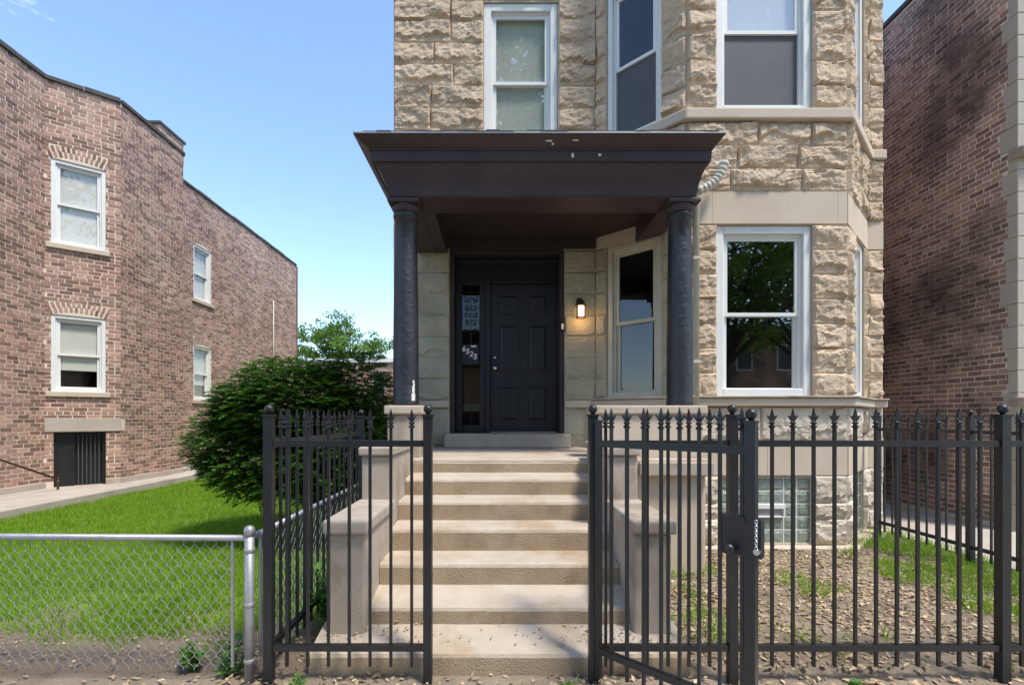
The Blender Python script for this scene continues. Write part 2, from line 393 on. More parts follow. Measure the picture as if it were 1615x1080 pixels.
for nm, o1, z0, z1, path in (('water_table', .10, 1.702, 1.798, PATH[1:]), ('water_table', .05, 1.702, 1.798, [PATH[0], (-.69, YM)]), ('water_table', .05, 1.702, 1.798, [(.886, YM), (1.28, YM)]),
                             ('sill_course', .085, 5.055, 5.182, PATH), ('foundation_ledge', .13, -.05, .062, PATH[1:])):
    bevel(put(nm, band(path, -.05, o1, z0, z1).mesh(nm), 'stone_smooth', house), .015)
    if nm == 'water_table' and o1 == .10: bevel(put('water_table_lip', band(path, 0, .13, 1.7985, 1.822).mesh('lip'), 'concrete', house), .008)

def window(owner, fr, u0, u1, z0, z1, trim='vinyl', low='screen', up=None, sill=None, mid=.5, arch=0, cw=.075, rec=.02, gl='glass'):
    """double-hung window set in an opening of a wall plane; casing > sashes, panes, what hangs behind"""
    g = ring(G(), u0+.002, u1-.002, z0+.002, z1-.002, cw, -.15, -rec)
    ring(g, u0+cw, u1-cw, z0+.03, z1-cw, .03, -.15, -rec-.035)
    if arch:
        n = 10; vs = []
        for k in range(n+1):
            t = k/n; u = u0+(u1-u0)*t; vs += [(u, rec, z1-.002), (u, rec, z1+arch*(1-(2*t-1)**2)), (u, .15, z1-.002), (u, .15, z1+arch*(1-(2*t-1)**2))]
        fs = []
        for k in range(n): a = 4*k; fs += [(a, a+4, a+5, a+1), (a+1, a+5, a+7, a+3)]
        g.add(vs, fs)
    w = bevel(put('window', g.mesh('window'), trim, owner, fr.m), .006, 1)
    a, b = u0+cw+.03, u1-cw-.03; c, d = z0+.06, z1-cw-.03; mz = c+(d-c)*mid
    put('upper_sash', ring(G(), a, b, mz-.02, d, .042, -.10, -.072).mesh('sash'), trim, w, fr.m)
    put('lower_sash', ring(G(), a, b, c, mz+.022, .045, -.135, -.104).mesh('sash'), trim, w, fr.m)
    put('pane', obox(G(), a+.03, b-.03, -.090, -.086, mz, d-.03).mesh('pane'), gl, w, fr.m)
    put('pane', obox(G(), a+.03, b-.03, -.124, -.120, c+.03, mz).mesh('pane'), 'glass_dim' if low == 'screen' else gl, w, fr.m)
    if low == 'screen': put('insect_screen', obox(G(), a+.005, b-.005, -.101, -.098, c+.005, mz-.022).mesh('screen'), 'screen', w, fr.m)
    if low in ('blind', 'curtain_sky_white'): put(low, obox(G(), a, b, -.150, -.146, c, mz+.04).mesh(low), low, w, fr.m)
    if low == 'half':
        put('blind', obox(G(), a, b, -.150, -.146, c+(mz-c)*.55, mz+.04).mesh('blind'), 'blind', w, fr.m)
    if up: put(up, obox(G(), a, b, -.145, -.141, mz, d).mesh(up), up, w, fr.m)
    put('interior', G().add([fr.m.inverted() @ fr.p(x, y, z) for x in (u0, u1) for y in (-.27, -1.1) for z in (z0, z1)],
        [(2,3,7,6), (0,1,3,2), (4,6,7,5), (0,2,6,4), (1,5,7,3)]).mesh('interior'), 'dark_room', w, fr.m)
    if sill: bevel(put('sill', obox(G(), u0-.07, u1+.07, -.15, .06, z0-sill, z0-.001).mesh('sill'), 'stone_smooth', w, fr.m), .01)
    return w
window(house, FM, 1.225, 2.241, *W2, low='curtain_sky_white', up='curtain_sky_white', mid=.5, cw=.1)
window(house, FL, .165, .945, *W2, low='screen', gl='glass_side')
window(house, FB, .353, 1.487, *W2, low='screen', up='curtain_sky_white', cw=.09)  # upper sheet added: its white stands in for sky mirrored in the pane
window(house, FR, .312, 1.092, *W2, low='screen')
window(house, FL, .165, .945, *W1, trim='cream_trim', low='none', gl='glass_side')
window(house, FB, .353, 1.487, *W1, low='none', cw=.09)
window(house, FR, .312, 1.092, *W1, low='none')

def block_window(fr, u0, u1, z0, z1, vent=None):
    w = put('glass_block_window', ring(G(), u0+.002, u1-.002, z0+.002, z1-.002, .012, -.1, -.012).box(u0, u1, .06, .1, z0, z1).mesh('gbw'), 'cream_trim', house, fr.m)
    nu = round((u1-u0)/.157); nz = 5; pu = (u1-u0-.024)/nu; pz = (z1-z0-.024)/nz
    s = G(); hw, hh = pu/2-.006, pz/2-.006
    n = 4; vs = []
    for j in range(n+1):
        for i in range(n+1):
            x = -hw+2*hw*i/n; z = -hh+2*hh*j/n; ed = i in (0, n) or j in (0, n)
            vs.append((x, 0 if ed else -.012, z))
    k = len(vs); fs = [(j*(n+1)+i, j*(n+1)+i+1, (j+1)*(n+1)+i+1, (j+1)*(n+1)+i) for j in range(n) for i in range(n)]
    s.add(vs, fs); s.add([(-hw,0,-hh),(hw,0,-hh),(hw,0,hh),(-hw,0,hh),(-hw,.05,-hh),(hw,.05,-hh),(hw,.05,hh),(-hw,.05,hh)], [(0,1,5,4),(1,2,6,5),(2,3,7,6),(3,0,4,7)])
    me = s.mesh('glass_block'); gj = G()
    for j in range(nz):
        for i in range(nu):
            if vent and j == 2 and vent[0] <= i <= vent[1]: continue
            put('glass_block', me, 'glass_block', w, fr.at(u0+.012+pu*(i+.5), -.03, z0+.012+pz*(j+.5)))
    for i in range(1, nu): obox(gj, u0+.012+pu*i-.0055, u0+.012+pu*i+.0055, -.06, -.026, z0+.012, z1-.012)
    for j in range(1, nz): obox(gj, u0+.012, u1-.012, -.06, -.0275, z0+.012+pz*j-.0055, z0+.012+pz*j+.0055)
    put('mortar_joints', gj.mesh('joints'), 'vinyl', w, fr.m)
    if vent:
        a = u0+.012+pu*vent[0]; b = u0+.012+pu*(vent[1]+1); c = z0+.012+pz*2; d = c+pz
        v = put('vent', ring(G(), a, b, c, d, .016, -.06, .012, wt=.05).mesh('vent'), 'vinyl', w, fr.m)
        put('vent_flap', obox(G(), a+.016, b-.016, -.05, -.02, c+.016, d-.05).mesh('flap'), 'galvanised', w, fr.m)
block_window(FB, .375, 1.485, .07, .862, (2, 4))
block_window(FR, .35, 1.05, .07, .862)

# ---- entrance: recessed dark surround, sidelight, six panel door
FD = F(-1, 6.85, 1, 6.85)     # plane of the door, u = X+1
g = G(); obox(g, .317, .38, -.1, .225, 1.2, 3.868); obox(g, 1.82, 1.881, -.1, .225, 1.2, 3.868); obox(g, .38, 1.82, -.1, .225, 3.81, 3.868)
bevel(put('entrance_jamb', g.mesh('jamb'), 'brown_dark', house, FD.m), .008, 1)
g = G(); obox(g, .38, 1.82, -.1, .03, 3.50, 3.81); obox(g, .80, .868, -.1, .045, 1.36, 3.50); obox(g, 1.804, 1.82, -.1, .045, 1.36, 3.50); obox(g, .868, 1.804, -.1, .045, 3.455, 3.50)
obox(g, .38, 1.82, .03, .055, 3.74, 3.80)
bevel(put('door_frame', g.mesh('door_frame'), 'black_door', house, FD.m), .006, 1)
door = bevel(put('door', obox(G(), .872, 1.80, -.06, 0, 1.375, 3.45).mesh('door'), 'black_door', house, FD.m), .004, 1)
for a, b in ((.99, 1.27), (1.40, 1.68)):
    for c, d in ((3.02, 3.30), (2.22, 2.88), (1.52, 2.02)):
        gp = G(); ring(gp, a, b, c, d, .022, .0005, .012)
        A, Bb, Cc, D = a+.045, b-.045, c+.045, d-.045
        gp.add([(a+.022,-.0008,c+.022),(b-.022,-.0008,c+.022),(b-.022,-.0008,d-.022),(a+.022,-.0008,d-.022),(A,-.011,Cc),(Bb,-.011,Cc),(Bb,-.011,D),(A,-.011,D)],
               [(0,1,5,4),(1,2,6,5),(2,3,7,6),(3,0,4,7),(4,5,6,7)])
        put('door_panel', gp.mesh('door_panel'), 'black_door', door, FD.m)
def knob(z, r):
    k = G().lathe([(r*1.1,0),(r*1.1,.008),(r*.5,.012),(r*.5,.03),(r,.04),(r*1.05,.052),(r*.6,.066)], 16)
    put('door_knob' if r > .024 else 'deadbolt', k.mesh('knob', True), 'steel', door, FD.at(.935, 0, z) @ Matrix.Rotation(rad(90), 4, 'X'))
knob(2.26, .030); knob(2.41, .022)
put('door_sweep', obox(G(), .872, 1.80, -.05, .035, 1.356, 1.372).mesh('sweep'), 'steel', house, FD.m)
sl = bevel(put('sidelight', ring(G(), .385, .80, 1.36, 3.50, .085, -.08, .02, wt=.06, wb=.1).box(.47, .715, -.01, .05, 2.30, 2.60).mesh('sidelight'), 'black_door', house, FD.m), .005, 1)
put('pane', obox(G(), .47, .715, -.035, -.03, 2.602, 3.44).mesh('pane'), 'glass_dim', sl, FD.m)
put('pane', obox(G(), .47, .715, -.035, -.03, 1.46, 2.298).mesh('pane'), 'glass_dim', sl, FD.m)
put('muntin', obox(G(), .588, .598, -.028, -.012, 1.46, 2.30).mesh('muntin'), 'black_door', sl, FD.m)
g = G(); obox(g, .47, .715, -.3, -.29, 1.75, 2.3); put('inner_wall', g.mesh('inner'), 'inside_warm', sl, FD.m)
g = G(); obox(g, .47, .715, -.27, -.26, 1.66, 1.76); put('inner_base', g.mesh('inner'), 'inside_pale', sl, FD.m)
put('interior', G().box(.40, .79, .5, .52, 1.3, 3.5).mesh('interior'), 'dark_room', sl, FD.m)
def spiral(cx, cz, r, sgn, turns=1.4, a0=0):
    return [(cx + sgn*r*(1-t*.75)*math.cos(a0+t*turns*2*math.pi), .012, cz + r*(1-t*.75)*math.sin(a0+t*turns*2*math.pi)) for t in [k/24 for k in range(25)]]
g = G(); g.tube([(.593, .012, 2.6), (.593, .012, 3.43)], .006, 6)
for cz, r, a0 in ((3.24, .045, 2.2), (3.12, .04, -2), (3.02, .042, 2.2), (2.92, .04, -2), (2.80, .035, 2)):
    for sg in (-1, 1): g.tube(spiral(.593+sg*.055, cz, r, -sg, 1.4, a0), .005, 5)
put('scrollwork', g.mesh('scroll'), 'black_iron', sl, FD.m)
bevel(put('door_step', G().box(-.735, .94, 6.40, 6.86, 1.168, 1.352).mesh('door_step'), 'concrete', house), .015)
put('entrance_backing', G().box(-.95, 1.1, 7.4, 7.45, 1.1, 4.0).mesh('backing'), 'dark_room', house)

# house number on the sidelight: four diagonal digits
sign = thing('house_number_sign', 'black plate with white diagonal house number digits beside the front door', 'sign', (-.41, 6.80, 2.45))
put('plate', obox(G(), .475, .71, .052, .057, 2.315, 2.59).mesh('plate'), 'black_iron', sign, FD.m)
def text_mesh(txt, size):
    cu = bpy.data.curves.new('digit', 'FONT'); cu.body = txt; cu.size = size; cu.extrude = .0015; cu.offset = .0022; cu.align_x = 'CENTER'; cu.align_y = 'CENTER'
    o = bpy.data.objects.new('tmp', cu); COL.objects.link(o); bpy.context.view_layer.update()
    me = bpy.data.meshes.new_from_object(o.evaluated_get(bpy.context.evaluated_depsgraph_get())); bpy.data.objects.remove(o); return me
for k, ch in enumerate('6525'):
    put('digit', text_mesh(ch, .105), 'white_print', sign, FD.at(.502+.053*k, .0595, 2.525-.036*k) @ Matrix.Rotation(rad(90), 4, 'X') @ Matrix.Rotation(rad(-10), 4, 'Z'))
put('nameplate', obox(G(), .60, .672, .0575, .061, 2.555, 2.575).mesh('nameplate'), 'white_print', sign, FD.m)

# ---- porch
def porch(name, g, material, bw=.01, parent=house, smooth=False): return bevel(put(name, g.mesh(name, smooth), material, parent), bw, 2)
porch('porch_deck', G().box(-1.10, 2.06, 4.74, 6.59, 1.03, 1.165), 'concrete_step', .02)
porch('porch_base', G().box(-1.08, 2.04, 4.80, 6.59, -.1, 1.03), 'stone_smooth', .01)
porch('base_ledge', G().box(1.36, 2.085, 4.70, 4.95, 1.0, 1.135), 'concrete', .012)
ped = porch('column_pedestal', G().box(-1.13, -.80, 4.88, 5.22, 1.16, 1.60), 'concrete', .012)
porch('pedestal_cap', G().box(-1.16, -.77, 4.85, 5.25, 1.601, 1.69), 'concrete_step', .015, ped)
par = porch('parapet', G().box(.97, 2.05, 4.89, 5.20, 1.16, 1.60), 'stone_smooth', .012)
porch('parapet_cap', G().box(.94, 2.09, 4.86, 5.24, 1.601, 1.69), 'concrete_step', .015, par)
columns = []
for x in (-.975, 1.875):
    c = put('porch_column', G().lathe([(.135,0),(.135,.03),(.13,.06),(.131,.3),(.13,.7),(.124,1.2),(.116,1.7),(.112,1.93),(.128,1.94),(.13,1.975),(.115,1.985)], 28).mesh('column', True), 'column_paint', house, Matrix.Translation((x, 5.05, 1.69)))
    columns.append(c)
    put('capital', G().lathe([(.115,0),(.125,.02),(.14,.05),(.15,.075)], 28).mesh('capital', True), 'brown_paint', c, Matrix.Translation((x, 5.05, 3.672)))
    bevel(put('abacus', G().box(x-.16, x+.16, 4.89, 5.21, 3.748, 3.79).mesh('abacus'), 'brown_paint', c), .008)
g = G(); vs = []; n = 10
for k in range(n+1):
    z = 1.74+.21*k/n; wl_ = .09+.12*abs(noise.noise((k*.9, 3, 1)))+.10*(k < 4); c0 = -.75+.10*noise.noise((k*.7, 1, 5))
    for a in (c0-wl_, c0+wl_*.6): vs.append((-.975+.1345*math.cos(a), 5.05+.1345*math.sin(a), z))
g.add(vs, [(2*k, 2*k+1, 2*k+3, 2*k+2) for k in range(n)])
put('peeling_patch', g.mesh('peel'), 'white_chip', columns[0])
# entablature: stacked courses, each projecting further
EX0, EX1, EY = -1.11, 1.98, 4.90
def clip_plan(o):
    """plan of the porch roof projecting o beyond the beam, cut back along the bay"""
    x0, x1, y0 = EX0-o, EX1-o*-.62, EY-o
    yb = YM-(x1-1.315)*.98-.02
    return [(x0, y0), (x1, y0), (x1, max(yb, y0+.2)), (1.30, YM-.03), (x0, YM-.03)]
def sloped(g, o0, o1, z0, z1):
    a, b = clip_plan(o0), clip_plan(o1); n = len(a)
    g.add([(x,y,z0) for x,y in a]+[(x,y,z1) for x,y in b], [tuple(range(n))[::-1], tuple(range(n, 2*n))]+[(i,(i+1) % n, n+(i+1) % n, n+i) for i in range(n)]); return g
g = G(); g.box(EX0, EX1, EY, EY+.28, 3.79, 3.99); g.box(EX0, EX0+.26, EY+.281, YM-.05, 3.79, 3.99); g.box(EX1-.26, EX1, EY+.281, 5.88, 3.79, 3.99)
beam = porch('porch_beam', g, 'brown_paint', .012)
roof = put('porch_roof', sloped(G(), -.02, -.019, 4.0, 4.02).mesh('ceiling'), 'brown_dark', house)
def moulding(nm, o0, o1, z0, z1, mt='brown_paint', inner=.40):
    """hollow moulding course: outer sloped skin with an underside, so that the porch stays open inside"""
    a, b = clip_plan(o0), clip_plan(o1); c = clip_plan(-inner); n = len(a); vs = []; fs = []
    for pl, z in ((a, z0), (b, z1), (c, z0), (c, z1)): vs += [(x, y, z) for x, y in pl]
    for i in (4, 0, 1):
        j = (i+1) % n
        fs += [(i, j, n+j, n+i), (2*n+i, i+0, 3*n+i, 3*n+i)][:1] + [(j, i, 2*n+i, 2*n+j), (n+i, n+j, 3*n+j, 3*n+i), (2*n+j, 2*n+i, 3*n+i, 3*n+j)]
    return put(nm, G().add(vs, fs).mesh(nm), mt, roof)
# z levels from beam bottom 3.68 to the drip edge 4.29
for k, (a, b, c, d) in enumerate(((.008, .03, 3.80, 3.90), (.03, .065, 3.90, 3.99), (.065, .125, 3.99, 4.075))): moulding('frieze' if k == 0 else 'cove', a, b, c, d)
moulding('fascia', .15, .155, 4.078, 4.178); moulding('fillet', .165, .17, 4.179, 4.196)
for a, b, c, d in ((.175, .22, 4.197, 4.225), (.22, .285, 4.225, 4.272)): moulding('crown_moulding', a, b, c, d)
put('roof_deck', sloped(G(), .287, .287, 4.273, 4.287).mesh('deck'), 'galvanised', roof)
g = sloped(G(), .275, -.3, 4.289, 4.40)
for k in range(26): x = -1.3+.13*k; g.box(x, x+.135, EY-.285-.006*random.random(), EY-.2, 4.288, 4.294+.012*random.random())
put('roof_felt', g.mesh('felt'), 'roofing', roof)
g = G(); g.box(EX0+.1, 1.30, YM-.06, YM-.01, 3.86, 4.0); porch('porch_trim', g, 'brown_dark', .005)
# chips of bare wood on the cornice front
for x, z, w, h in ((.475, 4.232, .06, .012), (.515, 4.218, .02, .024), (.73, 4.235, .05, .010), (.715, 4.13, .022, .04), (.98, 4.135, .03, .02)):
    o = .175+(z-4.197)*1.5 if z > 4.197 else .153
    put('paint_chip', G().box(x-w/2, x+w/2, EY-o-.006, EY-o+.01, z-h/2, z+h/2).mesh('chip'), 'white_chip', roof)
# downspout with flexible elbow
g = G(); g.tube([(2.285, 5.64, 1.72), (2.285, 5.64, 4.16), (2.30, 5.62, 4.20)], .036, 10)
ds = put('downspout', g.mesh('downspout', True), 'cream_trim', house)
pts = [Vector((2.295, 5.62, 4.19)).lerp(Vector((2.58, 5.56, 4.50)), t/18)+Vector((.05, 0, -.05))*math.sin(t/18*3.14) for t in range(19)]
put('flexible_elbow', G().tube(pts, [.046+.009*(k % 2) for k in range(19)], 10).mesh('elbow'), 'cream_trim', ds)
for z in (2.2, 3.4): put('strap', G().box(2.24, 2.33, 5.60, 5.72, z, z+.03).mesh('strap'), 'cream_trim', ds)

# lantern and doorbell
LX, LZ = 1.085, 3.02
lan = thing('wall_lantern', 'small lit bronze wall lantern right of the front door', 'lantern', (LX, 6.57, LZ))
put('back_plate', G().lathe([(.05,0),(.05,.012),(.03,.02)], 16).mesh('plate', True), 'brass', lan, Matrix.Translation((LX, 6.59, LZ+.12)) @ Matrix.Rotation(rad(90), 4, 'X'))
put('arm', G().tube([(LX, 6.58, LZ+.12), (LX, 6.53, LZ+.15), (LX, 6.49, LZ+.12), (LX, 6.49, LZ+.08)], .012, 8).mesh('arm', True), 'brass', lan)
put('hood', G().lathe([(.075,0),(.075,.012),(.05,.045),(.015,.075)], 8).mesh('hood'), 'brass', lan, Matrix.Translation((LX, 6.49, LZ+.04)))
cage = G()
for sx in (-1, 1):
    for sy in (-1, 1): cage.box(LX+sx*.047-.005, LX+sx*.047+.005, 6.49+sy*.047-.005, 6.49+sy*.047+.005, LZ-.11, LZ+.04)
cage.box(LX-.055, LX+.055, 6.435, 6.545, LZ-.125, LZ-.11); put('cage', cage.mesh('cage'), 'brass', lan)
put('glowing_glass', G().box(LX-.038, LX+.038, 6.452, 6.528, LZ-.105, LZ+.035).mesh('glow'), 'lamp_glow', lan)
ld = bpy.data.lights.new('lantern_light', 'POINT'); ld.energy = 0.7; ld.color = (1, .55, .22); ld.shadow_soft_size = .04
lo = bpy.data.objects.new('lantern_light', ld); COL.objects.link(lo); lo.location = (LX, 6.46, LZ-.16)
bell = thing('doorbell_camera', 'small black and white doorbell on the jamb right of the door', 'doorbell', (.855, 6.64, 2.83))
put('body', G().box(.832, .876, 6.585, 6.615, 2.75, 2.93).mesh('body'), 'black_iron', bell); put('button_plate', G().box(.838, .870, 6.578, 6.584, 2.765, 2.84).mesh('button'), 'white_print', bell)

# ------------------------------------------------------------------ front steps
steps = thing('front_steps', 'seven worn concrete steps between stepped cheek walls leading to the porch', 'steps', (0, 2.93, 0))
NOSE = [(2.93, .149), (3.19, .327), (3.47, .527), (3.79, .70), (4.10, .863), (4.42, 1.015), (4.735, 1.15)]
RISE = [.15, .107, .146, .169, .16, .150, .115]
for k, (y, z) in enumerate(NOSE):
    y2 = NOSE[k+1][0]+.03 if k < 6 else 4.76; zb = NOSE[k+1][1]-RISE[k+1] if k < 6 else 1.163
    hw = 1.155 if k == 0 else .858 + (.05 if k == 1 else 0)
    base = z-RISE[k]-.03; n = 40; vs = []; prof = [(0, base), (0, z-.03), (.008, z-.010), (.03, z), (y2-y, zb), (y2-y, base)]
    for i in range(n+1):
        x = -hw+2*hw*i/n
        for q, (dy, zz) in enumerate(prof):
            j = 0
            if q in (1, 2, 3): j = .007*noise.noise((x*3, k*5.1, 0)) + .006*noise.noise((x*13, k*3.7, 2))
            if q == 0: j = .004*noise.noise((x*6, k, 7))
            vs.append((x, y+dy-j, zz + (j*.7 if q in (2, 3) else 0)))
    m_ = len(prof); fs = [(i*m_+q, (i+1)*m_+q, (i+1)*m_+q+1, i*m_+q+1) for i in range(n) for q in range(m_-1)]
    fs += [tuple(range(m_))[::-1], tuple(n*m_+q for q in range(m_))]
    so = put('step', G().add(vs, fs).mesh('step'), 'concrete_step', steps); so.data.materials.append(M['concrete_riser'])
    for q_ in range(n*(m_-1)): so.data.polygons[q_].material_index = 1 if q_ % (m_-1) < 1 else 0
for s in (-1, 1):
    x0, x1 = sorted((s*.862, s*1.10))
    lowr = porch('cheek_wall', G().box(x0, x1, 3.10, 3.86, .12, .825), 'concrete', .015, steps)
    porch('cheek_cap', G().box(x0-.025, x1+.025, 3.065, 3.90, .826, .918), 'concrete', .018, lowr)
    upr = porch('cheek_wall', G().box(x0, x1, 3.86, 4.80, .10, 1.265), 'concrete', .015, steps)
    porch('cheek_cap', G().box(x0-.02, x1+.02, 3.83, 4.84, 1.266, 1.335), 'concrete', .014, upr)

# ------------------------------------------------------------------ iron fences
ZT, ZB = 1.417, .221
def picket_mesh(h0=.11, h1=1.52):
    return G().box(-.008, .008, -.008, .008, h0, h1).mesh('picket')
def finial_mesh(z=1.52):
    g = G().lathe([(.010,-.012),(.018,-.010),(.018,0),(.011,.004),(.011,.012),(.017,.014),(.017,.022),(.008,.028)], 8, (0,0,z))
    def blade(pts, t=.005):
        n = len(pts); g.add([(x,-t,z+zz) for x,zz in pts]+[(x,t,z+zz) for x,zz in pts], [tuple(range(n)), tuple(range(n, 2*n))[::-1]]+[(i,n+i,n+(i+1) % n,(i+1) % n) for i in range(n)])
    blade([(-.006,.02),(.006,.02),(.011,.058),(.0,.102),(-.011,.058)])
    for s in (-1, 1): blade([(s*.004,.022),(s*.014,.034),(s*.030,.062),(s*.022,.060),(s*.012,.048),(s*.002,.040)][::s])
    return g.mesh('finial')
PM, FMESH = picket_mesh(), finial_mesh()
def post_mesh(w, h=1.575):
    return G().box(-w/2, w/2, -w/2, w/2, -.05, h).box(-w/2-.006, w/2+.006, -w/2-.006, w/2+.006, h, h+.012).mesh('post')
def ball_mesh(r, z=1.587):
    return G().lathe([(r*.55,0),(r*.4,.008)]+[(r*math.sin(a), .008+r*.9-r*math.cos(a)) for a in [.45+k*(math.pi-.55)/9 for k in range(10)]], 14, (0,0,z)).mesh('ball', True)
def iron_run(name, label, cat, A, B, posts, first, pitch=.1222, skip=.05, group='black iron fence runs', zs=(ZT, ZB), rw=.032):
    """fence run from A to B; posts = [(distance, width)], pickets every pitch"""
    fr = F(*A, *B); t = thing(name, label, cat, (A[0], A[1], 0), group)
    for z in zs: put('rail', obox(G(), 0.0, fr.L, -rw/2, rw/2, z-.018, z+.018).mesh('rail'), 'black_iron', t, fr.m)
    for d, w in posts:
        p = put('post', post_mesh(w), 'black_iron', t, fr.at(d, 0, 0)); put('ball_cap', ball_mesh(w*.54), 'black_iron', p, fr.at(d, 0, 0))
    d = first
    while d < fr.L-.03:
        if all(abs(d-q) > w/2+.02 for q, w in posts):
            k = put('picket', PM, 'black_iron', t, fr.at(d, 0, 0)); put('finial', FMESH, 'black_iron', k, fr.at(d, 0, 0))
        d += pitch
    return t
YF = 2.85
iron_run('iron_fence', 'short black iron fence panel left of the steps with two ball topped posts', 'fence', (-1.354, YF), (-.421, YF), [(0, .05), (.933, .05)], .1045)
iron_run('iron_fence', 'black iron side fence running back beside the bush and chain link', 'fence', (-1.354, YF+.04), (-1.354, 4.75), [(1.86, .05)], .11)
iron_run('iron_fence', 'long black iron front fence across the bare yard right of the steps', 'fence', (.548, YF), (4.91, YF), [(0, .05), (.819, .05), (2.407, .052), (4.36, .05)], .075)
iron_run('iron_fence', 'black iron side fence along the right edge of the yard by the gangway', 'fence', (4.91, YF+.05), (4.91, 6.30), [(2.16, .055), (3.40, .055)], .11)
A, B = (.575, 2.815), (1.157, 2.23)
gate = iron_run('iron_gate', 'open black iron gate swung out with lock box on its end post', 'gate', A, B, [], .085, .1, group='')
fg = F(*A, *B)
for d, w in ((.0, .03), (fg.L, .046)):
    p = put('stile', G().box(-w/2, w/2, -w/2, w/2, .06, 1.545).box(-w/2-.004, w/2+.004, -w/2-.004, w/2+.004, 1.545, 1.555).mesh('stile'), 'black_iron', gate, fg.at(d, 0, 0))
    if w > .04: put('ball_cap', ball_mesh(.025, 1.555), 'black_iron', p, fg.at(d, 0, 0))
lk = bevel(put('lock_box', obox(G(), fg.L-.125, fg.L+.05, -.024, .024, .93, 1.11).mesh('lock'), 'black_iron', gate, fg.m), .006)
put('lock_cover', obox(G(), fg.L-.13, fg.L-.02, -.03, .034, 1.095, 1.112).mesh('cover'), 'black_iron', lk, fg.m)
put('knob', G().lathe([(.018,0),(.012,.02),(.026,.04),(.026,.055),(.012,.064)], 14).mesh('knob', True), 'black_iron', lk, fg.at(fg.L-.075, .024, .965) @ Matrix.Rotation(rad(90), 4, 'X'))
put('lock_cylinder', G().lathe([(.014,0),(.014,.02)], 12).mesh('cyl'), 'steel', lk, fg.at(fg.L+.035, .024, .965) @ Matrix.Rotation(rad(90), 4, 'X'))
g = G()
for k in range(12):
    c = fg.p(fg.L+.032, .036, 1.10-.012*k); ang = k % 2*90
    m = Matrix.Translation(c) @ Matrix.Rotation(fg.a+rad(ang), 4, 'Z')
    g.tube([m @ Vector((.006*math.cos(a), 0, .010*math.sin(a))) for a in [q*math.pi/4 for q in range(9)]], .002, 5)
put('chain', g.mesh('chain', True), 'steel', lk)

# ------------------------------------------------------------------ chain link
def chain_link(label, A, B, posts, h=.86, cut0=.10):
    fr = F(*A, *B); t = thing('chain_link_fence', label, 'fence', (A[0], A[1], 0), 'chain link fences')
    for d in posts:
        p = put('post', G().tube([(0,0,-.05),(0,0,.90)], .0275, 14).mesh('post', True), 'galvanised', t, fr.at(d, 0, 0))
        put('cap', G().lathe([(.031,.875),(.031,.91),(.026,.925),(.01,.934)], 14).mesh('cap', True), 'galvanised', p, fr.at(d, 0, 0))
        for z in (.79, .47, .14):
            put('clamp_band', G().lathe([(.0295,z-.012),(.0315,z-.010),(.0315,z+.010),(.0295,z+.012)], 14).mesh('band', True), 'galvanised', p, fr.at(d, 0, 0))
    put('top_rail', G().tube([(0,0,h),(fr.L*.45,0,h+.006),(fr.L,0,h)], .0195, 12).mesh('rail', True), 'galvanised', t, fr.m)
    put('tension_bar', G().box(cut0-.006, cut0+.006, -.008, .008, .10, h-.01).mesh('bar'), 'galvanised', t, fr.m)
    g = G(); q = .0325; dz = .041; k = 0; u = cut0+q/2
    while u < fr.L:
        pts = []; n = int((h-.06)/dz) + 1
        for j in range(n):
            z = h+.008-j*dz; s = 1 if (j+k) % 2 else -1
            for e in (-.1, .1): pts.append((u+s*(q/2+.001)*(1-abs(e)*.3), s*.002+.02*e, z-e*dz))
        g.tube(pts, .0018, 5, False); u += q; k += 1
    put('wire_mesh', g.mesh('wire'), 'galvanised', t, fr.m, kind='stuff')
chain_link('low chain link fence across the lawn front with galvanised corner post', (-1.475, 2.86), (-7.2, 2.93), [0, 2.9, 5.7])
chain_link('low chain link fence running back along the lawn beside the iron fence', (-1.475, 2.93), (-1.475, 8.2), [2.6, 5.2], cut0=.06)

# ------------------------------------------------------------------ brick laying
BL, BH, JT = .202, .059, .018
def brick_mesh(L, H, D=.05):
    j = lambda: 0
    return G().add([(0,0,0),(L,0,0),(L,0,H),(0,0,H),(0,D,0),(L,D,0),(L,D,H),(0,D,H)], [(0,1,2,3),(0,4,5,1),(1,5,6,2),(2,6,7,3),(3,7,4,0)]).mesh('brick')
STD = {}
def lay(fr, u0, u1, z0, z1, holes, store):
    """running bond with header courses every sixth row; collects (frame,u,z,len,proud)"""
    r = 0; z = z0
    while z+BH < z1+.03:
        head = r % 6 == 5; L = .098 if head else BL
        u = u0 - (.5*(L+JT) if r % 2 else 0) - random.random()*.03
        while u < u1:
            a, b = max(u, u0), min(u+L, u1); segs = [(a, b)]
            for h in holes:
                if h[2] < z+BH*.6 and h[3] > z+BH*.4:
                    ns = []
                    for p, q in segs:
                        if q <= h[0] or p >= h[1]: ns.append((p, q)); continue
                        if p < h[0]: ns.append((p, h[0]))
                        if q > h[1]: ns.append((h[1], q))
                    segs = ns
            for p, q in segs:
                if q-p > .025: store.append((fr, p, z+random.uniform(-.0015, .0015), q-p, random.uniform(.002, .007)))
            u += L+JT
        z += BH+JT; r += 1
def in_view(p):
    if p.y < .5: return False
    x = 788+FPX*p.x/p.y; y = 658-FPX*(p.z-EYE)/p.y; return 5 < x < 1610 and 5 < y < 1075
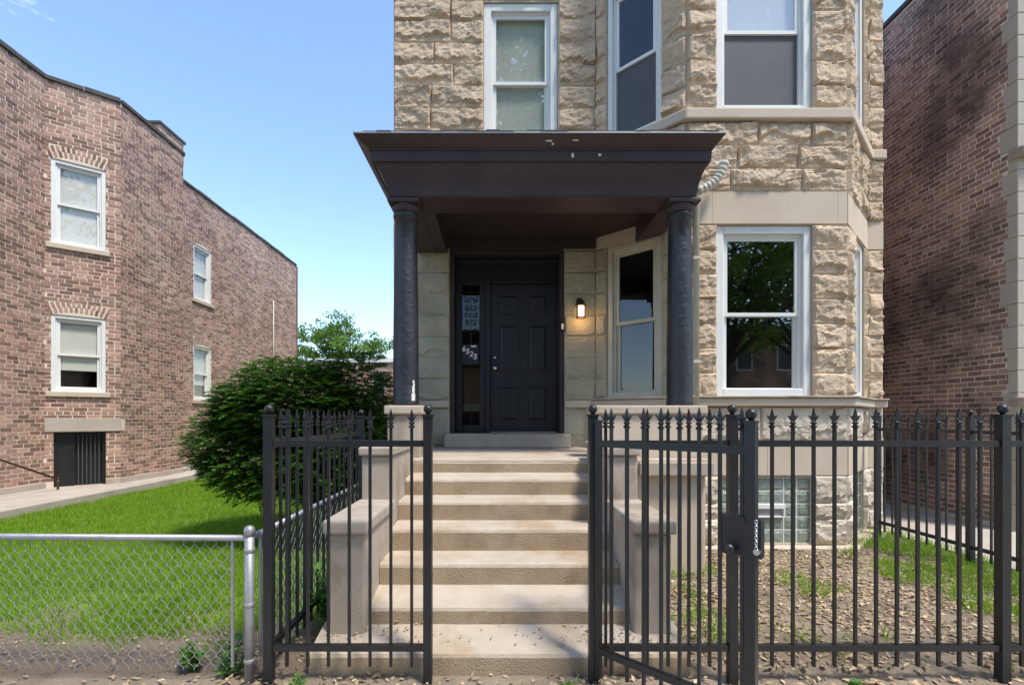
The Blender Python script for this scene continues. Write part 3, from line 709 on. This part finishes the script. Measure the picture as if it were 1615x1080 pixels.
def finish_bricks(store, wall, material, n=300, ok=None):
    full = [s for s in store if abs(s[3]-BL) < .001]
    def size(s): p = s[0].p(s[1]+BL/2, 0, s[2]); return p.length
    near = sorted([s for s in full if in_view(s[0].p(s[1]+BL/2, 0, s[2])) and (ok is None or ok(s))], key=size)[:n]
    ids = {id(s) for s in near}
    if 'm' not in STD: STD['m'] = {}
    if material not in STD['m']: STD['m'][material] = brick_mesh(BL, BH)
    for s in near: put('brick', STD['m'][material], material, wall, s[0].at(s[1], s[4], s[2]))
    V = []
    for s in store:
        if id(s) in ids: continue
        fr, u, z, L, pr = s; D = .05
        c = [fr.p(a, o, zz) for a, o, zz in ((u,pr,z),(u+L,pr,z),(u+L,pr,z+BH),(u,pr,z+BH),(u,pr-D,z),(u+L,pr-D,z),(u+L,pr-D,z+BH),(u,pr-D,z+BH))]
        V.append(c)
    g = G()
    for c in V: g.add(c, [(0,1,2,3),(0,4,5,1),(1,5,6,2),(2,6,7,3),(3,7,4,0)])
    put('brickwork', g.mesh('brickwork'), material, wall, kind='stuff')
def arch_bricks(owner, fr, u0, u1, z, rise, material, rows=2):
    """segmental arch of header bricks over an opening; returns nothing"""
    w = u1-u0; R = (w*w/4+rise*rise)/(2*rise); cu, cz = (u0+u1)/2, z+rise-R; half = math.asin(w/2/R)*1.06
    me = brick_mesh(.046, .10)
    for row in range(rows):
        rr = R+.008+row*.112; n = max(4, int(2*half*rr/.074))
        for k in range(n):
            a = -half+2*half*(k+.5)/n
            m = fr.at(cu+rr*math.sin(a), .008, cz+rr*math.cos(a)) @ Matrix.Rotation(a, 4, 'Y') @ Matrix.Translation((-.023, 0, 0))
            put('arch_brick', me, material, owner, m)

# ---- left neighbour
lb = thing('brick_building', 'pinkish common brick two storey building with side bay across the lawn', 'building', (-9.5, 12, 0))
XD, XC, RZ = -8.86, -7.96, 8.16
LA = F(XD, 5.2, XD, 9.44); LB_ = F(XD, 9.44, XC, 10.19); LC = F(XC, 10.19, XC, 12.2); LR = F(XC, 12.2, XD, 12.95); LD = F(XD, 12.95, XD, 21.1)
wb = [(.09, .93, 2.08, 3.60), (.09, .93, 4.99, 6.66), (.13, .93, .10, 1.28)]
wd = [(1.09, 1.95, 2.08, 3.66), (1.09, 1.95, 5.02, 6.62)]
store = []; walls = []
for fr, hs in ((LA, []), (LB_, wb), (LC, []), (LR, []), (LD, wd)):
    w = put('wall', holed(G(), 0, fr.L, -.05, RZ, hs, -.26, 0).mesh('wall'), 'brick_mortar', lb, fr.m); walls.append(w)
    extra = [(-.05, 1.3, 1.28, 1.56)] if fr is LB_ else ([(-.01, .12, 1.28, 1.56)] if fr is LC else [])
    arches = [(h[0]-.03, h[1]+.03, h[3]-.01, h[3]+.25) for h in hs if h[2] > 1.5]
    lay(fr, 0, fr.L, .32, RZ-.02, hs+extra+arches, store)
    # bricks closing the spandrels over the arches are part of the arch zone
    for h in hs:
        if h[2] > 1.5:
            rise = .07; arch_bricks(w, fr, h[0], h[1], h[3], rise, 'brick')
            window(lb, fr, *h, low='half' if h[2] < 4 else 'blind', up='blind', sill=.1, arch=rise, cw=.065, gl='glass_side')
    put('foundation', obox(G(), 0, fr.L, -.02, .03, -.05, .30).mesh('foundation') if fr is not LB_ else obox(G(), .94, fr.L, -.02, .03, -.05, .30).mesh('foundation'), 'concrete_walk', lb, fr.m)
    c = put('coping', None, None, lb, fr.m) if False else None
    n = max(2, int(fr.L/.6))
    for k in range(n):
        a, b = fr.L*k/n, fr.L*(k+1)/n
        put('coping_tile', obox(G(), a+.004, b-.004, -.32, .05, RZ+.001, RZ+.055+random.uniform(0, .03)).mesh('coping'), 'coping', lb, fr.m)
lay(F(XC+.012, 11.35, XC+.012, 12.2), 0, .85, RZ-.29, RZ+.25, [], store); lay(F(-8.5, 11.35, XC+.012, 11.35), 0, .55, RZ-.02, RZ+.25, [], store)
finish_bricks(store, walls[1], 'brick')
put('building_core', G().box(-18, XD-.27, 5.3, 21.0, -.05, RZ-.1).mesh('core'), 'brick_mortar', lb)
put('end_wall', G().box(-18, XD-.001, 21.1, 21.3, -.05, RZ).mesh('end_wall'), 'brick', lb); put('front_wall', G().box(-18, XD-.001, 5.0, 5.2, -.05, RZ).mesh('front_wall'), 'brick', lb)
bevel(put('lintel', obox(G(), -.0, 1.172, -.02, .035, 1.285, 1.555).mesh('lintel'), 'concrete_walk', lb, LB_.m), .01)
put('chimney', G().box(-8.5, XC+.012, 11.35, 12.2, RZ-.3, RZ+.27).mesh('chimney'), 'brick_mortar', lb); put('chimney_cap', G().box(-8.54, XC+.05, 11.31, 12.24, RZ+.271, RZ+.33).mesh('cap'), 'coping', lb)
# basement security door
sd = put('security_door', ring(G(), .135, .925, .1, 1.28, .05, -.14, -.10).box(.40, .44, .10, .14, .15, 1.23).mesh('security'), 'black_iron', lb, LB_.m)
put('door_slab', obox(G(), .14, .92, -.22, -.20, .1, 1.28).mesh('slab'), 'black_door', sd, LB_.m)
put('side_panel', obox(G(), .185, .40, -.135, -.115, .15, 1.23).mesh('panel'), 'black_door', sd, LB_.m)
for k in range(6): put('bar', obox(G(), .49+.065*k, .502+.065*k, -.13, -.112, .15, 1.23).mesh('bar'), 'screen', sd, LB_.m)
put('conduit', G().tube([(0,-.05,2.2),(0,-.05,6.1)], .022, 8).mesh('conduit', True), 'cream_trim', lb, LD.at(5.95, 0, 0))
rail = thing('pipe_handrail', 'rusty sloping pipe handrail against the left brick wall', 'handrail', (-8.4, 8.6, .19))
put('pipe', G().tube([(-8.45, 6.6, 1.55), (-8.45, 9.3, .38)], .02, 8).mesh('pipe', True), 'brass', rail); put('foot_post', G().tube([(-8.45, 9.28, .15), (-8.45, 9.28, .42)], .02, 8).mesh('pipe', True), 'brass', rail)

# ---- right neighbour
rb = thing('brick_building', 'soot dark brick building with pale limestone front at the right edge', 'building', (8, 9, 0))
XR_ = 6.97
RW = F(XR_, 15, XR_, 6.62); RT = 8.6
w = put('wall', holed(G(), 0, RW.L, -.05, RT, [], -.26, 0).mesh('wall'), 'mortar_soot', rb, RW.m)
store = []; quoin = []; z = .1; k = 0
while z < RT-.2:
    hq = .30; d = [.03, .10, .02, .13, .05, .08, .02][k % 7]; quoin.append((RW.L-d, RW.L+.01, z, z+hq)); z += hq; k += 1
lay(RW, 0, RW.L, .1, RT-.02, quoin, store); finish_bricks(store, w, 'brick_soot')
for q in quoin: bevel(put('quoin_stone', obox(G(), q[0], q[1]+.10, -.15, .018, q[2]+.002, q[3]-.002).mesh('quoin'), 'limestone_far', rb, RW.m), .008, 1)
put('coping', obox(G(), 0, RW.L, -.32, .05, RT+.001, RT+.07).mesh('coping'), 'coping', rb, RW.m)
FQ = F(XR_+.16, 6.53, 12, 6.53); wf = put('front_wall', obox(G(), 0, FQ.L, -.3, 0, -.05, RT).mesh('front'), 'mortar', rb, FQ.m)
zc = .1
while zc < RT-.3: course(FQ, wf, zc, zc+.30, [(0, 1.4)], 'limestone_far', .5, .5, .8); zc += .30
for zz in (1.72, 5.05): bevel(put('sill_course', G().box(XR_-.05, 12, 6.40, 6.62, zz, zz+.12).mesh('sill'), 'concrete', rb), .02)
put('building_core', G().box(XR_+.27, 13, 6.9, 15, -.05, RT-.1).mesh('core'), 'mortar_soot', rb)

# ---- far building and its rail
fb = thing('far_building', 'low pinkish brick building far behind the bush under the tree', 'building', (-9, 33, 0))
put('wall', G().box(-16, -4, 32, 38, 0, 5.2).mesh('wall'), 'brick', fb); put('roof_edge', G().box(-16.1, -3.9, 31.85, 38, 5.2, 5.45).mesh('roof_edge'), 'vinyl', fb)
for x in (-11.4, -8.4, -6.6): 
    q = put('window', G().box(x, x+.9, 31.95, 32.1, 3.0, 4.6).mesh('window'), 'vinyl', fb); put('pane', G().box(x+.1, x+.8, 31.93, 31.949, 3.1, 4.5).mesh('pane'), 'screen', q)
put('downpipe', G().tube([(-9.4, 31.9, 0), (-9.4, 31.9, 5.2)], .05, 8).mesh('downpipe'), 'cream_trim', fb)
st = thing('iron_stair_rail', 'thin black iron railing seen between brick wall and bush', 'railing', (-8.6, 23, 0))
for x in [-9.6+.25*k for k in range(9)]: put('baluster', G().box(x-.012, x+.012, 22.99, 23.01, 0, 4.2).mesh('baluster'), 'black_iron', st)
put('handrail', G().box(-9.7, -7.5, 22.97, 23.03, 4.2, 4.25).mesh('handrail'), 'black_iron', st); put('lower_rail', G().box(-9.7, -7.5, 22.98, 23.02, 3.35, 3.38).mesh('rail'), 'black_iron', st)

# ------------------------------------------------------------------ plants
def rot_basis(d, roll):
    d = d/np.linalg.norm(d, axis=1, keepdims=True); up = np.tile([0,0,1.0], (len(d), 1)); a = np.cross(d, up)
    a /= np.maximum(np.linalg.norm(a, axis=1, keepdims=True), 1e-5); b = np.cross(a, d)
    c, s = np.cos(roll)[:,None], np.sin(roll)[:,None]; return d, a*c+b*s, b*c-a*s
def leaves(P, D, L, W, roll, n4=True):
    """kite leaves at P pointing along D"""
    d, a, b = rot_basis(D, roll); L = L[:,None]; W = W[:,None]
    q = np.stack([P, P+d*L*.45+a*W*.5+b*L*.04, P+d*L, P+d*L*.45-a*W*.5+b*L*.04], axis=1); return q.reshape(-1, 3)
def lobes_points(lobes, n, shell=.55):
    out = []; vol = np.array([l[3]*l[4]*l[5] for l in lobes])**.7; vol /= vol.sum()
    nrm = []
    for l, v in zip(lobes, vol):
        k = int(n*v); d = RNG.normal(size=(k, 3)); d /= np.linalg.norm(d, axis=1, keepdims=True)
        r = 1-(1-shell)*RNG.random(k)**1.6
        lump = np.array([noise.noise((x*2.6+l[0], y*2.6, z*2.6)) for x, y, z in d])*.16
        out.append(np.array(l[:3]) + d*np.array(l[3:6])*(r+lump)[:,None]); nrm.append(d)
    return np.concatenate(out), np.concatenate(nrm)

# yew
bush = thing('yew_bush', 'broad dark green yew bush spreading over the lawn beside the steps', 'bush', (-2.3, 6.3, 0))
lobes = [(-2.45,6.25,1.46,1.05,.85,.74), (-3.12,6.1,1.24,.66,.7,.54), (-1.85,6.1,1.84,.50,.60,.52), (-1.75,5.95,1.2,.46,.6,.55), (-2.8,5.9,1.0,.72,.6,.40), (-2.55,5.8,1.78,.75,.55,.48), (-2.1,5.75,.95,.5,.5,.4), (-3.0,6.1,1.58,.55,.6,.40)]
C, N = lobes_points(lobes, 9500, .62)
sel = ~((C[:,0] > -1.55) & (C[:,1] > 6.45)); C, N = C[sel], N[sel]
Ps = []; Ds = []; K = 26
base = N*np.array([1,1,.25]) + RNG.normal(size=N.shape)*.35; base[:,2] = base[:,2]*.4+.05
base /= np.linalg.norm(base, axis=1, keepdims=True)
side = np.cross(base, [0,0,1.0]); side /= np.linalg.norm(side, axis=1, keepdims=True)
for k in range(K):
    t = (k//2)/(K/2); s = 1 if k % 2 else -1
    Ps.append(C + base*(t*.17-.03) + np.array([0,0,-1.0])*(t*t*.035) + RNG.normal(size=C.shape)*.004)
    Ds.append(base*(.55+.5*t) + side*s*(.9-.35*t) + RNG.normal(size=C.shape)*.12)
Pn = np.concatenate(Ps); Dn = np.concatenate(Ds); m_ = len(Pn)
put('foliage', tri_mesh('yew_leaves', leaves(Pn, Dn, RNG.uniform(.035,.06,m_), RNG.uniform(.014,.022,m_), RNG.normal(size=m_)*.3), 4), 'yew', bush)
g = G(); root = Vector((-2.15, 6.3, -.02)); g.tube([root, (-2.2,6.3,.35), (-2.35,6.3,.8), (-2.45,6.35,1.4)], [.10,.08,.06,.03], 8)
for l in lobes[1:]:
    g.tube([(-2.2,6.3,.25+random.random()*.2), Vector((-2.2,6.3,.5)).lerp(Vector(l[:3]), .5)-Vector((0,0,.08)), l[:3]], [.055,.04,.015], 7)
put('trunk', g.mesh('trunk', True), 'bark', bush)

def tree(name, label, base, h, cr, nclump, leaf, material, seed, trunk_r=.28, spread=.75, per=40, group=None):
    rs = random.Random(seed); t = thing(name, label, 'tree', base, group); b = Vector(base); g = G()
    fork = b+Vector((rs.uniform(-.3,.3), rs.uniform(-.3,.3), h*.30)); g.tube([b-Vector((0,0,.1)), b.lerp(fork, .5)+Vector((.08,0,0)), fork], [trunk_r*1.2, trunk_r, trunk_r*.8], 9)
    tips = []
    for k in range(9):
        a = k*2.4+rs.random(); el = rs.uniform(.2, 1.0); end = b+Vector((cr*spread*math.cos(a)*(1.1-el*.75), cr*spread*math.sin(a)*(1.1-el*.75), h*(.42+.50*el)))
        mid = fork.lerp(end, .5)+Vector((rs.uniform(-.3,.3), rs.uniform(-.3,.3), .06*h)); g.tube([fork, mid, end], [trunk_r*.45, trunk_r*.26, .03], 6); tips += [mid, end]
        for q in range(3):
            e2 = mid.lerp(end, rs.random())+Vector((rs.gauss(0,1), rs.gauss(0,1), rs.gauss(0,.7)))*cr*.28; g.tube([mid.lerp(end, .3), e2], [trunk_r*.14, .015], 5); tips.append(e2)
    put('trunk', g.mesh('trunk', True), 'bark', t)
    T = np.array([tuple(x) for x in tips]); r2 = np.random.default_rng(seed)
    cl = T[r2.integers(0, len(T), nclump)] + r2.normal(size=(nclump, 3))*np.array([.17,.17,.11])*cr
    P = np.repeat(cl, per, axis=0)+r2.normal(size=(nclump*per, 3))*cr*np.array([.055,.055,.035]); m_ = len(P)
    put('crown', tri_mesh('crown', leaves(P, r2.normal(size=(m_,3))*np.array([1,1,.6])+np.array([0,0,-.3]), r2.uniform(.7,1.3,m_)*leaf, r2.uniform(.4,.7,m_)*leaf, r2.uniform(0,6,m_)), 4), material, t)
tree('maple_tree', 'light green leafy tree rising behind the far brick building', (-13.2, 42, 0), 10.0, 4.2, 420, .24, 'tree_leaf', 3, .25)
tree('maple_tree', 'small green tree top peeking out beside the left brick wall', (-17.4, 41, 0), 8.8, 3.4, 260, .24, 'tree_leaf', 8, .22)
# the other side of the street and the parkway behind the camera: the window panes mirror them
SIDE = ['left of the steps', 'opposite the bay', 'far right of the bay', 'beyond the left lawn', 'at the right corner']
for k, (x, y, h, cr, sp) in enumerate(((.6,-7,18.5,5.0,.9), (12.5,-15,14.5,6.5,1.0), (18.5,-17,14,6,1.0), (-9,-16,13.5,5,.9), (6.5,-17,12,5.5,1.0))):
    tree('street_tree', 'tall street tree mirrored in the panes, '+SIDE[k], (x, y, 0), h, cr, (520 if k in (0, 3) else 330), .3, 'tree_leaf', 20+k, .35, sp, 34, 'street trees behind the viewer')
for k, x in enumerate((-12, -1, 10, 21)):
    h_ = thing('row_house', ['brick house across the street beyond the lawn', 'brick house across the street facing the steps', 'brick house across the street facing the bay', 'brick house across the street at the far right'][k], 'house', (x, -24, 0), 'houses across the street')
    put('wall', G().box(x-4.6, x+4.6, -34, -24, -.05, 8.2).mesh('wall'), 'brick_soot', h_); put('cornice', G().box(x-4.7, x+4.7, -24.1, -23.7, 7.7, 8.3).mesh('cornice'), 'brown_paint', h_)
    for wx in (-3, 0, 3):
        for wz in (1.8, 5.0): q = put('window', G().box(x+wx-.6, x+wx+.6, -24, -23.94, wz, wz+1.9).mesh('window'), 'vinyl', h_); put('pane', G().box(x+wx-.5, x+wx+.5, -23.94, -23.93, wz+.1, wz+1.8).mesh('pane'), 'screen', q)

# grass blades
def blades(name, pts, h, w, material, zf=None):
    n = len(pts); a = RNG.random(n)*6.283; lean = RNG.normal(size=(n, 2))*.35
    B = np.column_stack([pts, zf if zf is not None else np.full(n, .03)]); hh = h*RNG.uniform(.5, 1.25, n); ww = w*RNG.uniform(.7, 1.3, n)
    dx = np.column_stack([np.cos(a), np.sin(a), np.zeros(n)])*ww[:,None]; tip = B+np.column_stack([lean*hh[:,None], hh])
    return put(name, tri_mesh(name, np.stack([B-dx, B+dx, tip], axis=1).reshape(-1, 3), 3), material, None, None, kind='stuff')
def lz(x, y, seed=0, amp=.018, z=.045): return z+amp*(noise.noise((x*1.1+seed, y*1.1, 0))+.5*noise.noise((x*4+seed, y*4, 3)))
def scatter(x0, x1, y0, y1, n, dens, pw=1.0):
    y = y0+(y1-y0)*RNG.random(n)**pw; x = x0+(x1-x0)*RNG.random(n); keep = np.array([RNG.random() < dens(a, b) for a, b in zip(x, y)]); return np.column_stack([x, y])[keep]
def lawn_d(x, y):
    d = min(1, max(0, (y-3.42-.8*noise.noise((x*1.3, y*1.3, 5))-.3*noise.noise((x*5, y*5, 1)))/.7)); d *= .35+.65*min(1, max(0, (-1.55-x-.35*noise.noise((x, y*2, 9)))/.5)); return d
p = scatter(-7.38, -1.2, 3.0, 16, 210000, lawn_d, 1.7)
blades('lawn_grass', p, .065, .006, 'grass', np.array([lz(x, y)-.005 for x, y in p]))['label'] = 'bright green mown lawn grass between the fence and the brick building'
def yard_d(x, y):
    n = noise.noise((x*1.6, y*1.6, 4))+.5*noise.noise((x*5, y*5, 8)); edge = min(1, max(0, (x-3.3)/1.3)); return max(0, min(1, (n-.22+.75*edge)*2.0))
p = scatter(1.2, 4.88, 2.95, 6.0, 30000, yard_d); p2 = scatter(4.6, 5.3, 2.9, 7.5, 6000, lambda x, y: .5)
p = np.concatenate([p, p2]); tf = blades('yard_grass', p, .10, .005, 'grass', np.full(len(p), .02)); tf['label'] = 'sparse grass tufts growing out of the bare yard soil'
# fallen leaves and chips
def litter(name, label, n, x0, x1, y0, y1, z, dens, size=.035):
    p = scatter(x0, x1, y0, y1, n, dens); m_ = len(p); P = np.column_stack([p, np.array([z(x, y) for x, y in p])+RNG.uniform(.004, .016, m_)])
    D = RNG.normal(size=(m_,3))*np.array([1,1,.22]); put(name, tri_mesh(name, leaves(P, D, RNG.uniform(.5,1.3,m_)*size, RNG.uniform(.25,.6,m_)*size, RNG.normal(size=m_)*.35), 4), 'dead_leaf', None, None, kind='stuff', label=label)
litter('leaf_litter', 'dry tan leaf litter scattered over the bare yard', 15000, 1.15, 4.88, 2.95, 5.75, lambda x, y: lz(x, y, 5, .02, .03), lambda x, y: .25+.75*max(0, noise.noise((x*2, y*2, 3))+.4), .052)
litter('walk_litter', 'dry leaves lying along the fence line and lowest step', 2600, -4.5, 5.0, 2.66, 2.92, lambda x, y: .016, lambda x, y: .1+.8*max(0, noise.noise((x*2.3, y*3, 6))+.2), .05)
litter('step_litter', 'dry leaves gathered on the lowest step', 300, -1.1, 1.1, 2.98, 3.2, lambda x, y: .152+(y-2.96)*.29, lambda x, y: .25+.75*(abs(x) > .5), .03)
litter('lawn_litter', 'dead leaves and twigs in the bare strip behind the chain link', 2500, -7, -1.2, 2.95, 3.9, lambda x, y: .05, lambda x, y: max(0, 1.0-(y-2.95)/.9)*.7, .03)

def weed(label, x, y, z, n, h, seed, leaf=.06):
    t = thing('weed_plant', label, 'plant', (x, y, z), 'weeds along the fences'); rs = random.Random(seed); g = G(); P = []; D = []
    for k in range(n):
        a = rs.random()*6.28; l = rs.uniform(.1, .45)*h; e = Vector((x+l*math.cos(a), y+l*math.sin(a), z+h*rs.uniform(.45, 1))); b = Vector((x+rs.gauss(0,.02), y+rs.gauss(0,.02), z-.02))
        g.tube([b, b.lerp(e, .5)+Vector((0,0,.03)), e], [.004,.003,.002], 5)
        for q in range(9):
            w = b.lerp(e, .3+.7*q/8); P.append(tuple(w)); aa = rs.random()*6.28; D.append((math.cos(aa), math.sin(aa), rs.uniform(-.1, .5)))
    put('stem', g.mesh('stem', True), 'weed', t); m_ = len(P)
    put('leaf_cluster', tri_mesh('leaf_cluster', leaves(np.array(P), np.array(D), RNG.uniform(.6,1.2,m_)*leaf, RNG.uniform(.4,.7,m_)*leaf, RNG.normal(size=m_)*.4), 4), 'weed', t)
weed('leafy green weed growing between the left cheek wall and side fence', -1.24, 3.55, .02, 16, .48, 1, .075)
weed('low green weed at the foot of the chain link corner post', -1.62, 2.92, .02, 9, .22, 2, .06)
weed('small weed sprouting beside the left iron fence post', -1.15, 2.76, .01, 7, .10, 3, .035)
weed('small weed sprouting at the foot of the gate hinge post', .40, 2.74, .01, 7, .08, 4, .035)
weed('low weed under the right front fence near the sidewalk', 2.0, 2.74, .01, 8, .09, 5, .04)
weed('broad leaved weed by the side of the chain link tension bar', -1.9, 3.0, .02, 8, .16, 6, .06)
rk = G(); 
for (cx, cy, r) in ((2.72, 5.28, .075),):
    n1, n2 = 9, 14
    for i in range(n1+1):
        for j in range(n2):
            a, b = math.pi*i/n1, 2*math.pi*j/n2; d = Vector((math.sin(a)*math.cos(b), math.sin(a)*math.sin(b), math.cos(a))); k = r*(1+.35*noise.noise(d*1.6+Vector((3,1,2)))); rk.v.append((cx+d.x*k*1.3, cy+d.y*k, .05+d.z*k*.8))
    for i in range(n1):
        for j in range(n2): rk.f.append((i*n2+j, (i+1)*n2+j, (i+1)*n2+(j+1) % n2, i*n2+(j+1) % n2))
put('rock', rk.mesh('rock'), 'stone_pale', None, None, label='pale fist sized stone lying on the bare yard soil', category='rock')
